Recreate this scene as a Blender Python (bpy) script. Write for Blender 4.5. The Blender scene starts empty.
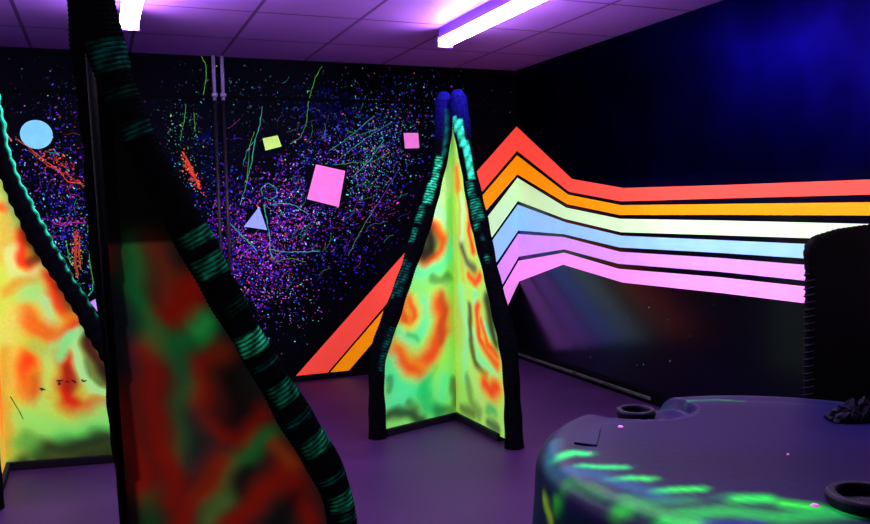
import bpy, bmesh, math, random
from mathutils import Vector, Matrix
random.seed(7)
C = bpy.context.scene.collection
PI = math.pi

# ------------------------------------------------------------------ camera (870x524)
FPX, HC = 814.42, 1.42
ROT = Matrix(((0.9248110159, 0.0468200063, -0.3775347292),
              (-0.3798000421, 0.0566865734, -0.9233301470),
              (-0.0218291732, 0.9972935974, 0.0702066080)))
CAM = Vector((0, 0, HC))
def ray(p): return (ROT @ Vector((p[0]-435.0, 262.0-p[1], -FPX))).normalized()
def at_z(p, z): r = ray(p); return CAM + r*((z-HC)/r.z)
def at_x(p, x): r = ray(p); return CAM + r*(x/r.x)
def at_y(p, y): r = ray(p); return CAM + r*(y/r.y)
XR, YB, XL, YF, ZC = 3.5, 6.55, -2.7, -2.2, 2.6      # room: right, back, left, front, ceiling

# ------------------------------------------------------------------ helpers
def lin(c): return tuple(((x/255)/12.92 if x/255 <= .04045 else ((x/255+.055)/1.055)**2.4) for x in c)
def link(o, parent=None):
    C.objects.link(o)
    if parent: o.parent = parent
    return o
def obj(name, bm, m, parent=None, smooth=False, bevel=0):
    me = bpy.data.meshes.new(name)
    bmesh.ops.recalc_face_normals(bm, faces=bm.faces)
    bm.to_mesh(me); bm.free()
    if smooth:
        for p in me.polygons: p.use_smooth = True
    me.materials.append(m)
    o = link(bpy.data.objects.new(name, me), parent)
    if bevel:
        b = o.modifiers.new('bevel', 'BEVEL'); b.width = bevel; b.segments = 2; b.limit_method = 'ANGLE'
    return o
def tag(o, label=None, cat=None, group=None, kind=None):
    if label: o['label'] = label
    if cat: o['category'] = cat
    if group: o['group'] = group
    if kind: o['kind'] = kind
    return o
def empty(name, loc, rz=0):
    o = bpy.data.objects.new(name, None); o.empty_display_size = .1
    o.location = loc; o.rotation_euler = (0, 0, rz); return link(o)
def add_box(bm, lo, hi):
    vs = [bm.verts.new((x, y, z)) for x in (lo[0], hi[0]) for y in (lo[1], hi[1]) for z in (lo[2], hi[2])]
    for f in ((0,1,3,2),(4,6,7,5),(0,4,5,1),(2,3,7,6),(0,2,6,4),(1,5,7,3)): bm.faces.new([vs[i] for i in f])
def box(lo, hi): bm = bmesh.new(); add_box(bm, lo, hi); return bm
def lathe(prof, n=48, cx=0, cy=0, bm=None):
    bm = bm or bmesh.new(); rings = []
    for r, z in prof:
        if r < 1e-5: rings.append([bm.verts.new((cx, cy, z))])
        else: rings.append([bm.verts.new((cx+r*math.cos(2*PI*k/n), cy+r*math.sin(2*PI*k/n), z)) for k in range(n)])
    for a, b in zip(rings, rings[1:]):
        for k in range(n):
            k2 = (k+1) % n
            f = [a[k % len(a)], a[k2 % len(a)], b[k2 % len(b)], b[k % len(b)]]
            u = []
            for v in f:
                if v not in u: u.append(v)
            if len(u) > 2: bm.faces.new(u)
    return bm
def prism(pts, off):      # flat outline (list of Vector) pulled along off
    bm = bmesh.new()
    a = [bm.verts.new(p) for p in pts]; b = [bm.verts.new(p+off) for p in pts]
    bm.faces.new(a); bm.faces.new(list(reversed(b)))
    n = len(a)
    for i in range(n): bm.faces.new([a[i], b[i], b[(i+1) % n], a[(i+1) % n]])
    return bm
def sweep(bm, pts, r, n=8, closed_ends=True):
    rings = []
    for i, p in enumerate(pts):
        t = (pts[min(i+1, len(pts)-1)] - pts[max(i-1, 0)]).normalized()
        u = t.cross(Vector((0, 0, 1)) if abs(t.z) < .9 else Vector((0, 1, 0))).normalized(); w = t.cross(u)
        rings.append([bm.verts.new(p + (u*math.cos(2*PI*k/n) + w*math.sin(2*PI*k/n))*r) for k in range(n)])
    for a, b in zip(rings, rings[1:]):
        for k in range(n): bm.faces.new([a[k], a[(k+1) % n], b[(k+1) % n], b[k]])
    if closed_ends: bm.faces.new(rings[0]); bm.faces.new(list(reversed(rings[-1])))
    return bm

# ------------------------------------------------------------------ materials
def mat(name, col, rough=.6, spec=.5, tint=None, noise=0, nscale=20, bump=0, bscale=60, emit=0):
    m = bpy.data.materials.new(name); m.use_nodes = True
    nt = m.node_tree; b = nt.nodes['Principled BSDF']
    b.inputs['Base Color'].default_value = (*col, 1); b.inputs['Roughness'].default_value = rough
    b.inputs['Specular IOR Level'].default_value = spec
    if tint: b.inputs['Specular Tint'].default_value = (*tint, 1)
    tc = nt.nodes.new('ShaderNodeTexCoord')
    if noise:
        n = nt.nodes.new('ShaderNodeTexNoise'); n.inputs['Scale'].default_value = nscale; n.inputs['Detail'].default_value = 6
        nt.links.new(tc.outputs['Object'], n.inputs['Vector'])
        r = nt.nodes.new('ShaderNodeValToRGB')
        r.color_ramp.elements[0].position = .3; r.color_ramp.elements[1].position = .7
        r.color_ramp.elements[0].color = (*[c*(1-noise) for c in col], 1)
        r.color_ramp.elements[1].color = (*[min(1, c*(1+noise)) for c in col], 1)
        nt.links.new(n.outputs['Fac'], r.inputs['Fac']); nt.links.new(r.outputs['Color'], b.inputs['Base Color'])
    if bump:
        n2 = nt.nodes.new('ShaderNodeTexNoise'); n2.inputs['Scale'].default_value = bscale; n2.inputs['Detail'].default_value = 4
        nt.links.new(tc.outputs['Object'], n2.inputs['Vector'])
        bp = nt.nodes.new('ShaderNodeBump'); bp.inputs['Strength'].default_value = bump; bp.inputs['Distance'].default_value = .01
        nt.links.new(n2.outputs['Fac'], bp.inputs['Height']); nt.links.new(bp.outputs['Normal'], b.inputs['Normal'])
    if emit:
        b.inputs['Emission Color'].default_value = (*col, 1); b.inputs['Emission Strength'].default_value = emit
    return m
def painted(name, rough=.55, spec=.3, glow=0, wear=.18, bump=0, gattr=None):   # colour comes from the painted colour attribute
    m = bpy.data.materials.new(name); m.use_nodes = True
    nt = m.node_tree; b = nt.nodes['Principled BSDF']
    a = nt.nodes.new('ShaderNodeVertexColor'); a.layer_name = 'Paint'
    tc = nt.nodes.new('ShaderNodeTexCoord')
    n = nt.nodes.new('ShaderNodeTexNoise'); n.inputs['Scale'].default_value = 55; n.inputs['Detail'].default_value = 7
    nt.links.new(tc.outputs['Object'], n.inputs['Vector'])
    mr = nt.nodes.new('ShaderNodeMapRange'); mr.inputs['From Min'].default_value = .35; mr.inputs['From Max'].default_value = .65
    mr.inputs['To Min'].default_value = 1-wear; mr.inputs['To Max'].default_value = 1
    nt.links.new(n.outputs['Fac'], mr.inputs['Value'])
    mx = nt.nodes.new('ShaderNodeMix'); mx.data_type = 'RGBA'; mx.blend_type = 'MULTIPLY'; mx.inputs[0].default_value = 1
    nt.links.new(a.outputs['Color'], mx.inputs[6]); nt.links.new(mr.outputs['Result'], mx.inputs[7])
    nt.links.new(mx.outputs[2], b.inputs['Base Color'])
    b.inputs['Roughness'].default_value = rough; b.inputs['Specular IOR Level'].default_value = spec
    if bump:
        bp = nt.nodes.new('ShaderNodeBump'); bp.inputs['Strength'].default_value = bump; bp.inputs['Distance'].default_value = .004
        nt.links.new(n.outputs['Fac'], bp.inputs['Height']); nt.links.new(bp.outputs['Normal'], b.inputs['Normal'])
    if glow and gattr:
        g = nt.nodes.new('ShaderNodeVertexColor'); g.layer_name = gattr
        nt.links.new(g.outputs['Color'], b.inputs['Emission Color']); b.inputs['Emission Strength'].default_value = glow
    elif glow:
        nt.links.new(mx.outputs[2], b.inputs['Emission Color']); b.inputs['Emission Strength'].default_value = glow
    return m
def set_paint(me, fn, layer='Paint'):
    ca = me.color_attributes.new(layer, 'FLOAT_COLOR', 'POINT')
    for i, v in enumerate(me.vertices): ca.data[i].color = (*fn(i, v.co), 1)

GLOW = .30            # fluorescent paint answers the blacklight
M = {}
M['wall'] = mat('black_wall_paint', (.0008, .0008, .0018), .5, .06, (.35, .4, 1), noise=.5, nscale=3, bump=.12, bscale=9)
M['gloss_wall'] = mat('black_gloss_wall_paint', (.0015, .0015, .003), .24, .5, (.30, .30, 1), noise=.5, nscale=3, bump=.05, bscale=5)
M['black'] = mat('black_trim_paint', (.0015, .0015, .003), .7, .03, bump=.2)
M['kerb'] = mat('scuffed_kerb_strip', (.045, .045, .05), .5, .2, noise=.7, nscale=14, bump=.3)
M['rail'] = mat('dark_base_timber', (.006, .005, .012), .6, .1, noise=.4, bump=.2)
M['housing'] = mat('violet_lamp_housing', (.10, .03, .50), .4, .5)
M['pipe'] = mat('lilac_white_pipe', (.30, .20, .55), .4, .4)
M['trunk'] = mat('dark_wall_trunking', (.010, .008, .018), .5, .4)
M['barrier'] = mat('black_barrier_vinyl', (.0025, .002, .003), .7, .04, noise=.5, nscale=4, bump=.4, bscale=7)
M['cord'] = mat('dull_violet_cord', (.010, .008, .026), .7, .05)
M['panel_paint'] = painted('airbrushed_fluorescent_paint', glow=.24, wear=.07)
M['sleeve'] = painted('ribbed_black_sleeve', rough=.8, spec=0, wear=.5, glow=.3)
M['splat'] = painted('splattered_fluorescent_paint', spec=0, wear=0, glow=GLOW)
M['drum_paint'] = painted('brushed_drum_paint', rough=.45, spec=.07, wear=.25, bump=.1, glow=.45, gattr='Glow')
M['cap'] = mat('dark_violet_plastic', (.007, .006, .024), .5, .1, bump=.1)
M['wrap'] = mat('crumpled_grey_film', (.010, .008, .026), .6, .04, noise=.5, bump=.3)
M['ink'] = mat('black_marker', (.01, .01, .01), .7)
STR = dict(red=(.97, .075, .045), orange=(.98, .31, .0), green=(.58, .95, .46), blue=(.28, .60, .95),
           purple=(.70, .32, .92), pink=(.95, .33, .88))
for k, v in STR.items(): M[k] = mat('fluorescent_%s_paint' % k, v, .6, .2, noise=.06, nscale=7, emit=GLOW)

def blue_sheen_wall():  # upper wall coloured metallic blue to stand in for the lamps' blue sheen
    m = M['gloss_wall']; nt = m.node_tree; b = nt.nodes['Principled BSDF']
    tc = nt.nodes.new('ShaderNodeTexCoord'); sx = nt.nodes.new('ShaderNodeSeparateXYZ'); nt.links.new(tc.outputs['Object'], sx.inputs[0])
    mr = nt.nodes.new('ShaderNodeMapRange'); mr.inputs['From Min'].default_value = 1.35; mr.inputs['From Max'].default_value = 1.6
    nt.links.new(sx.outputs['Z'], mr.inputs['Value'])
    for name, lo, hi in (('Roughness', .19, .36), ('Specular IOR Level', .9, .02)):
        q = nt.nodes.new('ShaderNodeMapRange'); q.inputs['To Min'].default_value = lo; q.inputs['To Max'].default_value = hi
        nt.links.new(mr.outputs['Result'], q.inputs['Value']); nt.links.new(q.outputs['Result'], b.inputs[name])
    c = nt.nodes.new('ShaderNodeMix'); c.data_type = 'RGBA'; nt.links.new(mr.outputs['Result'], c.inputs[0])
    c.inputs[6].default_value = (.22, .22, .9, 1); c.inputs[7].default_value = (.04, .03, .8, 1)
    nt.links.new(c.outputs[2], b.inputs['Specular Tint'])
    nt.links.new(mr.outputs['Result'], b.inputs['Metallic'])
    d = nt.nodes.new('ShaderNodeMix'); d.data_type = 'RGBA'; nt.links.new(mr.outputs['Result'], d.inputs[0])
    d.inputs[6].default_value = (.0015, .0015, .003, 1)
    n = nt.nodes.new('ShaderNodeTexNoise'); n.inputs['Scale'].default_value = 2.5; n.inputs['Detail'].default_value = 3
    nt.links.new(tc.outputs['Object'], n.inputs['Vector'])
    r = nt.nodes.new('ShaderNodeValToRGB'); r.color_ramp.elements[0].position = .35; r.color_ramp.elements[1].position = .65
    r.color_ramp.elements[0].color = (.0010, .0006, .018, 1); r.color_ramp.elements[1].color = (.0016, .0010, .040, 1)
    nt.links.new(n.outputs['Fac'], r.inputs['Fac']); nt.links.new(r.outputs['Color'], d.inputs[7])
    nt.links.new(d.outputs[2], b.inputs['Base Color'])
blue_sheen_wall()
def ceiling_mat():
    m = bpy.data.materials.new('ceiling_tiles'); m.use_nodes = True
    nt = m.node_tree; N = nt.nodes; L = nt.links; b = N['Principled BSDF']
    tc = N.new('ShaderNodeTexCoord'); sx = N.new('ShaderNodeSeparateXYZ'); L.new(tc.outputs['Object'], sx.inputs[0])
    def line(out, off, per, w):
        a = N.new('ShaderNodeMath'); a.operation = 'SUBTRACT'; a.inputs[1].default_value = off; L.new(out, a.inputs[0])
        d = N.new('ShaderNodeMath'); d.operation = 'PINGPONG'; d.inputs[1].default_value = per/2; L.new(a.outputs[0], d.inputs[0])
        l = N.new('ShaderNodeMath'); l.operation = 'LESS_THAN'; l.inputs[1].default_value = w; L.new(d.outputs[0], l.inputs[0])
        return l.outputs[0]
    mx = N.new('ShaderNodeMath'); mx.operation = 'MAXIMUM'
    L.new(line(sx.outputs['X'], .92, .66, .011), mx.inputs[0]); L.new(line(sx.outputs['Y'], 5.02, .81, .011), mx.inputs[1])
    n = N.new('ShaderNodeTexNoise'); n.inputs['Scale'].default_value = 1.6; n.inputs['Detail'].default_value = 8; L.new(tc.outputs['Object'], n.inputs['Vector'])
    r = N.new('ShaderNodeValToRGB'); r.color_ramp.elements[0].position = .3; r.color_ramp.elements[1].position = .7
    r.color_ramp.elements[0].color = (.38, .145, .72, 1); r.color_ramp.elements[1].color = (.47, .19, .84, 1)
    L.new(n.outputs['Fac'], r.inputs['Fac'])
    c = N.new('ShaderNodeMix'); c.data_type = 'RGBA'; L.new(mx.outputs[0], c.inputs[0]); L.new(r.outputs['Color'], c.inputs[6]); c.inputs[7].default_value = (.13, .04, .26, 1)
    L.new(c.outputs[2], b.inputs['Base Color']); b.inputs['Roughness'].default_value = .55; b.inputs['Specular IOR Level'].default_value = .25
    b.inputs['Specular Tint'].default_value = (.3, .2, 1, 1)
    bp = N.new('ShaderNodeBump'); bp.inputs['Strength'].default_value = .5; bp.inputs['Distance'].default_value = .008; bp.invert = True
    L.new(mx.outputs[0], bp.inputs['Height']); L.new(bp.outputs['Normal'], b.inputs['Normal'])
    return m
def floor_mat():
    m = bpy.data.materials.new('violet_lit_vinyl_floor'); m.use_nodes = True
    nt = m.node_tree; N = nt.nodes; L = nt.links; b = N['Principled BSDF']
    tc = N.new('ShaderNodeTexCoord')
    n = N.new('ShaderNodeTexNoise'); n.inputs['Scale'].default_value = 2.2; n.inputs['Detail'].default_value = 8; L.new(tc.outputs['Object'], n.inputs['Vector'])
    r = N.new('ShaderNodeValToRGB'); r.color_ramp.elements[0].position = .3; r.color_ramp.elements[1].position = .72
    r.color_ramp.elements[0].color = (.022, .0075, .042, 1); r.color_ramp.elements[1].color = (.036, .0115, .062, 1)
    L.new(n.outputs['Fac'], r.inputs['Fac'])
    v = N.new('ShaderNodeTexVoronoi'); v.inputs['Scale'].default_value = 11; L.new(tc.outputs['Object'], v.inputs['Vector'])
    lt = N.new('ShaderNodeMath'); lt.operation = 'LESS_THAN'; lt.inputs[1].default_value = .055; L.new(v.outputs['Distance'], lt.inputs[0])
    n3 = N.new('ShaderNodeTexNoise'); n3.inputs['Scale'].default_value = 3.1; L.new(tc.outputs['Object'], n3.inputs['Vector'])
    g = N.new('ShaderNodeMath'); g.operation = 'GREATER_THAN'; g.inputs[1].default_value = .56; L.new(n3.outputs['Fac'], g.inputs[0])
    mu = N.new('ShaderNodeMath'); mu.operation = 'MULTIPLY'; L.new(lt.outputs[0], mu.inputs[0]); L.new(g.outputs[0], mu.inputs[1])
    c = N.new('ShaderNodeMix'); c.data_type = 'RGBA'; L.new(mu.outputs[0], c.inputs[0]); L.new(r.outputs['Color'], c.inputs[6]); c.inputs[7].default_value = (.08, .04, .16, 1)
    L.new(c.outputs[2], b.inputs['Base Color']); b.inputs['Roughness'].default_value = .5; b.inputs['Specular IOR Level'].default_value = .25
    b.inputs['Specular Tint'].default_value = (.7, .3, 1, 1)
    bp = N.new('ShaderNodeBump'); bp.inputs['Strength'].default_value = .15; bp.inputs['Distance'].default_value = .01
    L.new(n.outputs['Fac'], bp.inputs['Height']); L.new(bp.outputs['Normal'], b.inputs['Normal'])
    return m

# ------------------------------------------------------------------ the room
def struct(name, bm, m, label=None, **k):
    o = obj(name, bm, m, **k); o['kind'] = 'structure'
    if label: o['label'] = label
    return o
T = .12
struct('floor', box((XL-T, YF-T, -.1), (XR+T, YB+T, 0)), floor_mat(), 'dim violet vinyl floor')
struct('ceiling', box((XL-T, YF-T, ZC), (XR+T, YB+T, ZC+.1)), ceiling_mat(), 'violet lit suspended tile ceiling')
struct('wall_back', box((XL, YB, 0), (XR, YB+T, ZC)), M['wall'], 'black back wall covered in glowing paint splatter')
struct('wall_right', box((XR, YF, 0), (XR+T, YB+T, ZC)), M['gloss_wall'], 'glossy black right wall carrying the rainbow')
struct('wall_left', box((XL-T, YF, 0), (XL, YB+T, ZC)), M['wall'])
struct('wall_front', box((XL, YF-T, 0), (XR, YF, ZC)), M['wall'])
bm = bmesh.new(); add_box(bm, (XL, YB-.03, 0), (XR-.035, YB, .03)); add_box(bm, (XL, YB-.012, .03), (XR-.035, YB, .042))
struct('baseboard_back', bm, M['black'], 'black skirting along the back wall', bevel=.004)
bm = bmesh.new()
add_box(bm, (XR-.018, YF, 0), (XR, YB, .09)); 
struct('baseboard_right', bm, M['black'], bevel=.004)
bm = bmesh.new(); add_box(bm, (XR-.034, 4.6, .03), (XR-.018, YB-.02, .055)); 
struct('trim_2', bm, M['kerb'], 'scuffed pale strip at the foot of the right wall', bevel=.006)
zt = at_y((250, 98), YB).z
struct('trim_1', box((XL, YB-.012, zt-.012), (XR, YB, zt+.012)), M['black'], 'thin black joint strip across the back wall', bevel=.003)

# ------------------------------------------------------------------ blacklight battens
def lamp_mat():
    m = bpy.data.materials.new('glowing_lilac_tube'); m.use_nodes = True
    nt = m.node_tree; b = nt.nodes['Principled BSDF']
    b.inputs['Base Color'].default_value = (.7, .6, .9, 1)
    b.inputs['Emission Color'].default_value = (.90, .74, 1, 1); b.inputs['Emission Strength'].default_value = 58
    return m
LM = lamp_mat()
def batten(x, y0, y1, label):
    t = tag(empty('blacklight_batten', (x, (y0+y1)/2, ZC)), label, 'ceiling light', 'blacklight battens on the ceiling')
    L = (y1-y0)/2
    obj('housing', box((-.045, -L, -.075), (.045, L, 0)), M['housing'], t, bevel=.006)
    bm = bmesh.new(); n = 10; rings = []
    for yy in (-L+.012, L-.012):
        rings.append([bm.verts.new((.052*math.cos(PI*k/n), yy, -.075-.052*math.sin(PI*k/n))) for k in range(n+1)])
    for k in range(n): bm.faces.new([rings[0][k], rings[0][k+1], rings[1][k+1], rings[1][k]])
    bm.faces.new(rings[0]); bm.faces.new(list(reversed(rings[1]))); bm.faces.new([rings[0][0], rings[1][0], rings[1][-1], rings[0][-1]])
    obj('tube_diffuser', bm, LM, t, smooth=False)
    for s in (-1, 1):
        obj('end_cap', box((-.056, min(s*L, s*(L-.012)), -.13), (.056, max(s*L, s*(L-.012)), -.055)), M['housing'], t, bevel=.004)
    return t
batten(2.20, 3.32, 5.12, 'long glowing blacklight batten on the ceiling nearest the rainbow wall')
batten(.21, 3.34, 5.14, 'glowing blacklight batten whose end shows beside the dark leaning fin')
batten(2.20, 1.6, 3.0, 'unseen blacklight batten added overhead nearer the viewer, on the rainbow wall side')  # this and the next two are out of view, added to light the fins
batten(.21, 2.3, 3.1, 'unseen blacklight batten added overhead nearer the viewer, above the left pyramid fins')
batten(-1.78, 3.0, 4.8, 'unseen blacklight batten added overhead at the far left of the room')

# ------------------------------------------------------------------ rainbow mural round the corner
# corner = where each edge crosses the corner; left = a second point on the back wall; right wall points follow
EDGES = [
 ((515, 126.8), (400, 258.3), [(572, 179), (623, 188), (720, 185.2), (870, 179.5)]),
 ((515.4, 151.6), (387.9, 302.7), [(569.2, 192.4), (621.5, 202.2), (720, 199.5), (870, 195.8)]),
 ((515.8, 154.8), (381.7, 311.9), [(568, 193.9), (621.5, 204.4), (720, 203), (870, 201)]),
 ((516, 174.9), (488, 209), [(567.3, 204.8), (620, 215.8), (720, 215.8), (870, 216.7)]),
 ((516.2, 177.2), (490, 213), [(566, 206.9), (620, 218), (720, 219.5), (870, 222.8)]),
 ((516.2, 201.6), (493.6, 235.5), [(565, 219.5), (621.5, 233), (720, 236.2), (819, 239.6)]),
 ((516.3, 204), (494.5, 236.6), [(566, 221.7), (621.5, 235), (720, 239.1), (809, 243)]),
 ((516.6, 231), (499.3, 259), [(564, 234.8), (620, 248.2), (720, 253.8), (803, 259.3)]),
 ((517, 233.2), (499.8, 261.4), [(564, 236.4), (620, 251), (720, 257), (802.5, 263.6)]),
 ((517.2, 257.2), (504.3, 282), [(564.3, 250), (618.6, 264.5), (720, 272.7), (804.5, 281.6)]),
 ((517.4, 260), (504.8, 284), [(564.3, 252), (618.6, 268), (720, 276.3), (805, 285.4)]),
 ((517.6, 281.3), (509, 303), [(563.4, 264.6), (623, 282.5), (720, 292.8), (803.6, 303)]),
]
YEND = 1.40
ZB = .045
def edge_pts(e):
    c, l, rs = e
    pc = at_x(c, XR); pc2 = Vector((XR, YB, pc.z))
    pl = at_y(l, YB)
    t = (ZB - pc2.z)/(pl.z - pc2.z); foot = pc2 + (pl-pc2)*t
    R = [at_x(q, XR) for q in rs]
    a, b = R[-2], R[-1]; k = (YEND-b.y)/(b.y-a.y); R.append(b + (b-a)*k)
    return foot, pc2, R
mural = tag(empty('rainbow_mural', (XR, YB, 0)), 'six glowing rainbow stripes painted across the corner of the two black walls', 'mural')
th = .003
names = ['red', 'orange', 'green', 'blue', 'purple', 'pink']
desc = ['red stripe', 'orange stripe', 'pale green stripe', 'light blue stripe', 'violet stripe', 'pink stripe']
for i, nm in enumerate(names):
    fa, ca, ra = edge_pts(EDGES[2*i]); fb, cb, rb = edge_pts(EDGES[2*i+1])
    gap = Vector((0, 0, .006))                  # the black line left between neighbouring stripes
    if i: fa, ca, ra = fa+Vector((.006, 0, 0)), ca-gap, [p-gap for p in ra]
    if i < 5: fb, cb, rb = fb-Vector((.006, 0, 0)), cb+gap, [p+gap for p in rb]
    bm = bmesh.new()
    def slab(quad, off):
        a = [bm.verts.new(p - mural.location) for p in quad]; b = [bm.verts.new(p + off - mural.location) for p in quad]
        bm.faces.new(a); bm.faces.new(list(reversed(b)))
        for k in range(4): bm.faces.new([a[k], b[k], b[(k+1) % 4], a[(k+1) % 4]])
    slab([fa, ca, cb, fb], Vector((0, -th, 0)))
    A = [ca]+ra; B = [cb]+rb
    for k in range(len(A)-1): slab([A[k], A[k+1], B[k+1], B[k]], Vector((-th, 0, 0)))
    o = obj('rainbow_stripe', bm, M[nm], mural); o['label'] = desc[i]

# ------------------------------------------------------------------ painted shapes on the back wall
def wall_shape(name, pts, col, label, cat, n=None):
    P = [at_y(q, YB) for q in pts]
    c = sum(P, Vector())/len(P); c = Vector((c.x, YB, c.z))
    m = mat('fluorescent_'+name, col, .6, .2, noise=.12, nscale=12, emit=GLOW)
    o = obj(name, prism([p-c for p in P], Vector((0, -.006, 0))), m); o.location = c
    tag(o, label, cat); return o
wall_shape('painted_square', [(316, 164.5), (345, 171), (338.5, 207), (307, 199)], (.95, .22, .68), 'large tilted pink square glowing on the splattered back wall', 'square')
wall_shape('painted_square', [(262.5, 138.5), (277.5, 135.5), (281.5, 146.5), (265.5, 150.5)], (.55, .95, .18), 'small lime green square tilted on the back wall left of the pink one', 'square')
wall_shape('painted_square', [(403.5, 133), (418, 133), (419, 148), (405, 148.5)], (.90, .22, .68), 'small pink square on the back wall beside the pyramid top', 'square')
wall_shape('painted_triangle', [(259, 207), (244, 226.5), (267, 230)], (.28, .38, .92), 'pale blue triangle on the splattered back wall', 'triangle')
cc = at_y((36.5, 134.5), YB); r_ = .106
o = obj('painted_circle', prism([Vector((r_*math.cos(2*PI*k/48), 0, r_*math.sin(2*PI*k/48)*.97)) for k in range(48)], Vector((0, -.006, 0))),
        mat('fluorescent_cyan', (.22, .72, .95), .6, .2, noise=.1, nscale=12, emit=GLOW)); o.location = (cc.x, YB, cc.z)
tag(o, 'light blue circle glowing on the back wall at the far left', 'circle')
wall_shape('painted_triangle', [(90, 302), (104, 294), (106, 322)], (.55, .30, .95), 'lilac triangle low on the back wall, peeking between the two left fins', 'triangle')

# ------------------------------------------------------------------ splatter: flecks and drizzled lines of paint
PAL = dict(
  haze=[(8,8,60),(10,8,75),(6,12,60)],  # dim flecks standing in for a blurred blue glow on the wall
  deep=[(30,20,150),(25,10,120),(70,20,170),(100,30,170),(30,50,170),(60,40,210),(120,35,150)],
  mix=[(120,60,230),(190,60,200),(60,90,230),(220,80,170),(90,200,220),(70,210,150),(240,90,90),(160,160,230)],
  pink=[(190,50,150),(160,40,180),(210,60,90),(120,40,200),(220,90,200)],
  green=[(50,200,140),(40,160,120),(90,220,160),(40,140,160),(140,210,110)],
  blue=[(40,80,220),(50,140,230),(80,200,230),(30,40,170)],
  orange=[(230,90,50),(240,120,60),(200,60,40),(220,70,80)],
  dim=[(40,40,70),(60,60,90),(40,90,80),(90,90,110),(60,40,110)])
CL = [
 (325,106,34,22,0,140,'haze',2.6), (300,210,90,50,-40,160,'haze',2.4), (60,210,30,50,0,60,'haze',2.4), (212,170,16,70,0,90,'haze',2.2), # cx, cy, long radius, short radius, angle, count, palette, size px
 (310,195,140,62,-38,1500,'deep',1.15), (300,205,125,50,-38,1300,'mix',.75), (262,235,62,50,-60,950,'pink',.85),
 (250,262,58,52,-20,800,'deep',1.1), (360,180,78,30,-48,420,'green',.7), (340,150,85,35,-40,450,'blue',.7),
 (275,290,52,30,20,330,'mix',.6), (225,215,22,60,0,350,'deep',1.0), (300,110,110,42,0,420,'dim',.85), (320,100,120,30,0,110,'green',.65),
 (390,140,40,60,20,420,'blue',.75), (385,150,40,66,15,260,'mix',.6), (440,100,50,26,0,160,'dim',.7), (355,250,50,34,-50,320,'deep',.8),
 (370,215,44,30,-50,240,'pink',.6), (190,120,48,60,0,260,'dim',.7), (185,140,22,40,0,120,'green',.7), (200,200,30,70,0,200,'blue',.7),
 (60,190,52,90,0,420,'deep',1.1), (55,185,50,85,0,330,'mix',.65), (70,235,38,40,0,230,'blue',.8), (60,110,60,55,0,260,'dim',.7),
 (75,255,32,50,0,190,'green',.65), (60,165,10,46,-50,130,'orange',.9), (76,255,5,30,0,130,'orange',.95), (68,222,22,6,0,60,'pink',.8), (191,172,5,22,-28,130,'orange',1.1),
 (150,330,190,60,0,220,'dim',.6), (250,330,50,30,0,80,'mix',.55), (-60,180,90,120,0,300,'mix',.8),
]
bm = bmesh.new(); cols = []
def fleck(p, r, col, axis_n, elong=1, ang=0):
    k = random.choice((5, 6, 7)); vs = []
    for j in range(k):
        a = 2*PI*j/k + random.uniform(-.3, .3); q = r*random.uniform(.6, 1.15)
        u, w = q*elong*math.cos(a), q*math.sin(a)
        u, w = u*math.cos(ang)-w*math.sin(ang), u*math.sin(ang)+w*math.cos(ang)
        vs.append(bm.verts.new(p + (Vector((u, 0, w)) if axis_n == 'y' else Vector((0, u, w))))); cols.append(col)
    bm.faces.new(vs)
lvl = 0
for cx, cy, ra, rb, ang, n, pal, sz in CL:
    ca, sa = math.cos(math.radians(ang)), math.sin(math.radians(ang))
    for _ in range(n):
        u, v = random.gauss(0, .5)*ra, random.gauss(0, .5)*rb
        x, y = cx + u*ca - v*sa, cy + u*sa + v*ca
        if y < 56 or y > 372 or x > 470: continue
        # keep clear of the red stripe and of the painted shapes
        if x > 296 and y > 378 - (x-291)*1.17: continue
        P = at_y((x, y), YB)
        if P.z < .15 or P.z > ZC-.01 or P.x < XL+.02: continue
        if any(abs(x-a) < b and abs(y-c) < b for a, c, b in ((326, 186, 21), (272, 143, 11), (411, 141, 10), (258, 221, 12), (37, 134, 15))) and True: continue
        c = random.choice(PAL[pal]); k = random.uniform(.35, 1.0)**1.3
        col = tuple(min(1, q*(k*1.25 if pal != 'mix' else .4+1.6*k)) for q in lin(c))
        lvl = (lvl+1) % 40
        P.y = YB - .0012 - lvl*.00003
        fleck(P, sz*.0051*random.choice((.5, .7, .8, 1, 1, 1.3, 1.7)), col, 'y', random.choice((1, 1, 1.3, 2)), random.uniform(0, PI))
for _ in range(26):        # a few stray specks on the rainbow wall
    x, y = random.choice(((random.uniform(530, 720), random.uniform(295, 370)), (random.uniform(480, 512), random.uniform(85, 120))))
    P = at_x((x, y), XR) if x > 520 else at_y((x, y), YB)
    if x > 520: P.x -= .0015
    else: P.y -= .0015
    fleck(P, random.uniform(.002, .006), lin(random.choice(((120,140,160),(90,80,150),(110,160,150)))), 'x' if x > 520 else 'y')
o = obj('paint_splatter', bm, M['splat']); set_paint(o.data, lambda i, co: cols[i])
tag(o, 'dense fine splatter of violet, blue, pink and green paint flecks on the back wall', 'paint splatter', kind='stuff')

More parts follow.
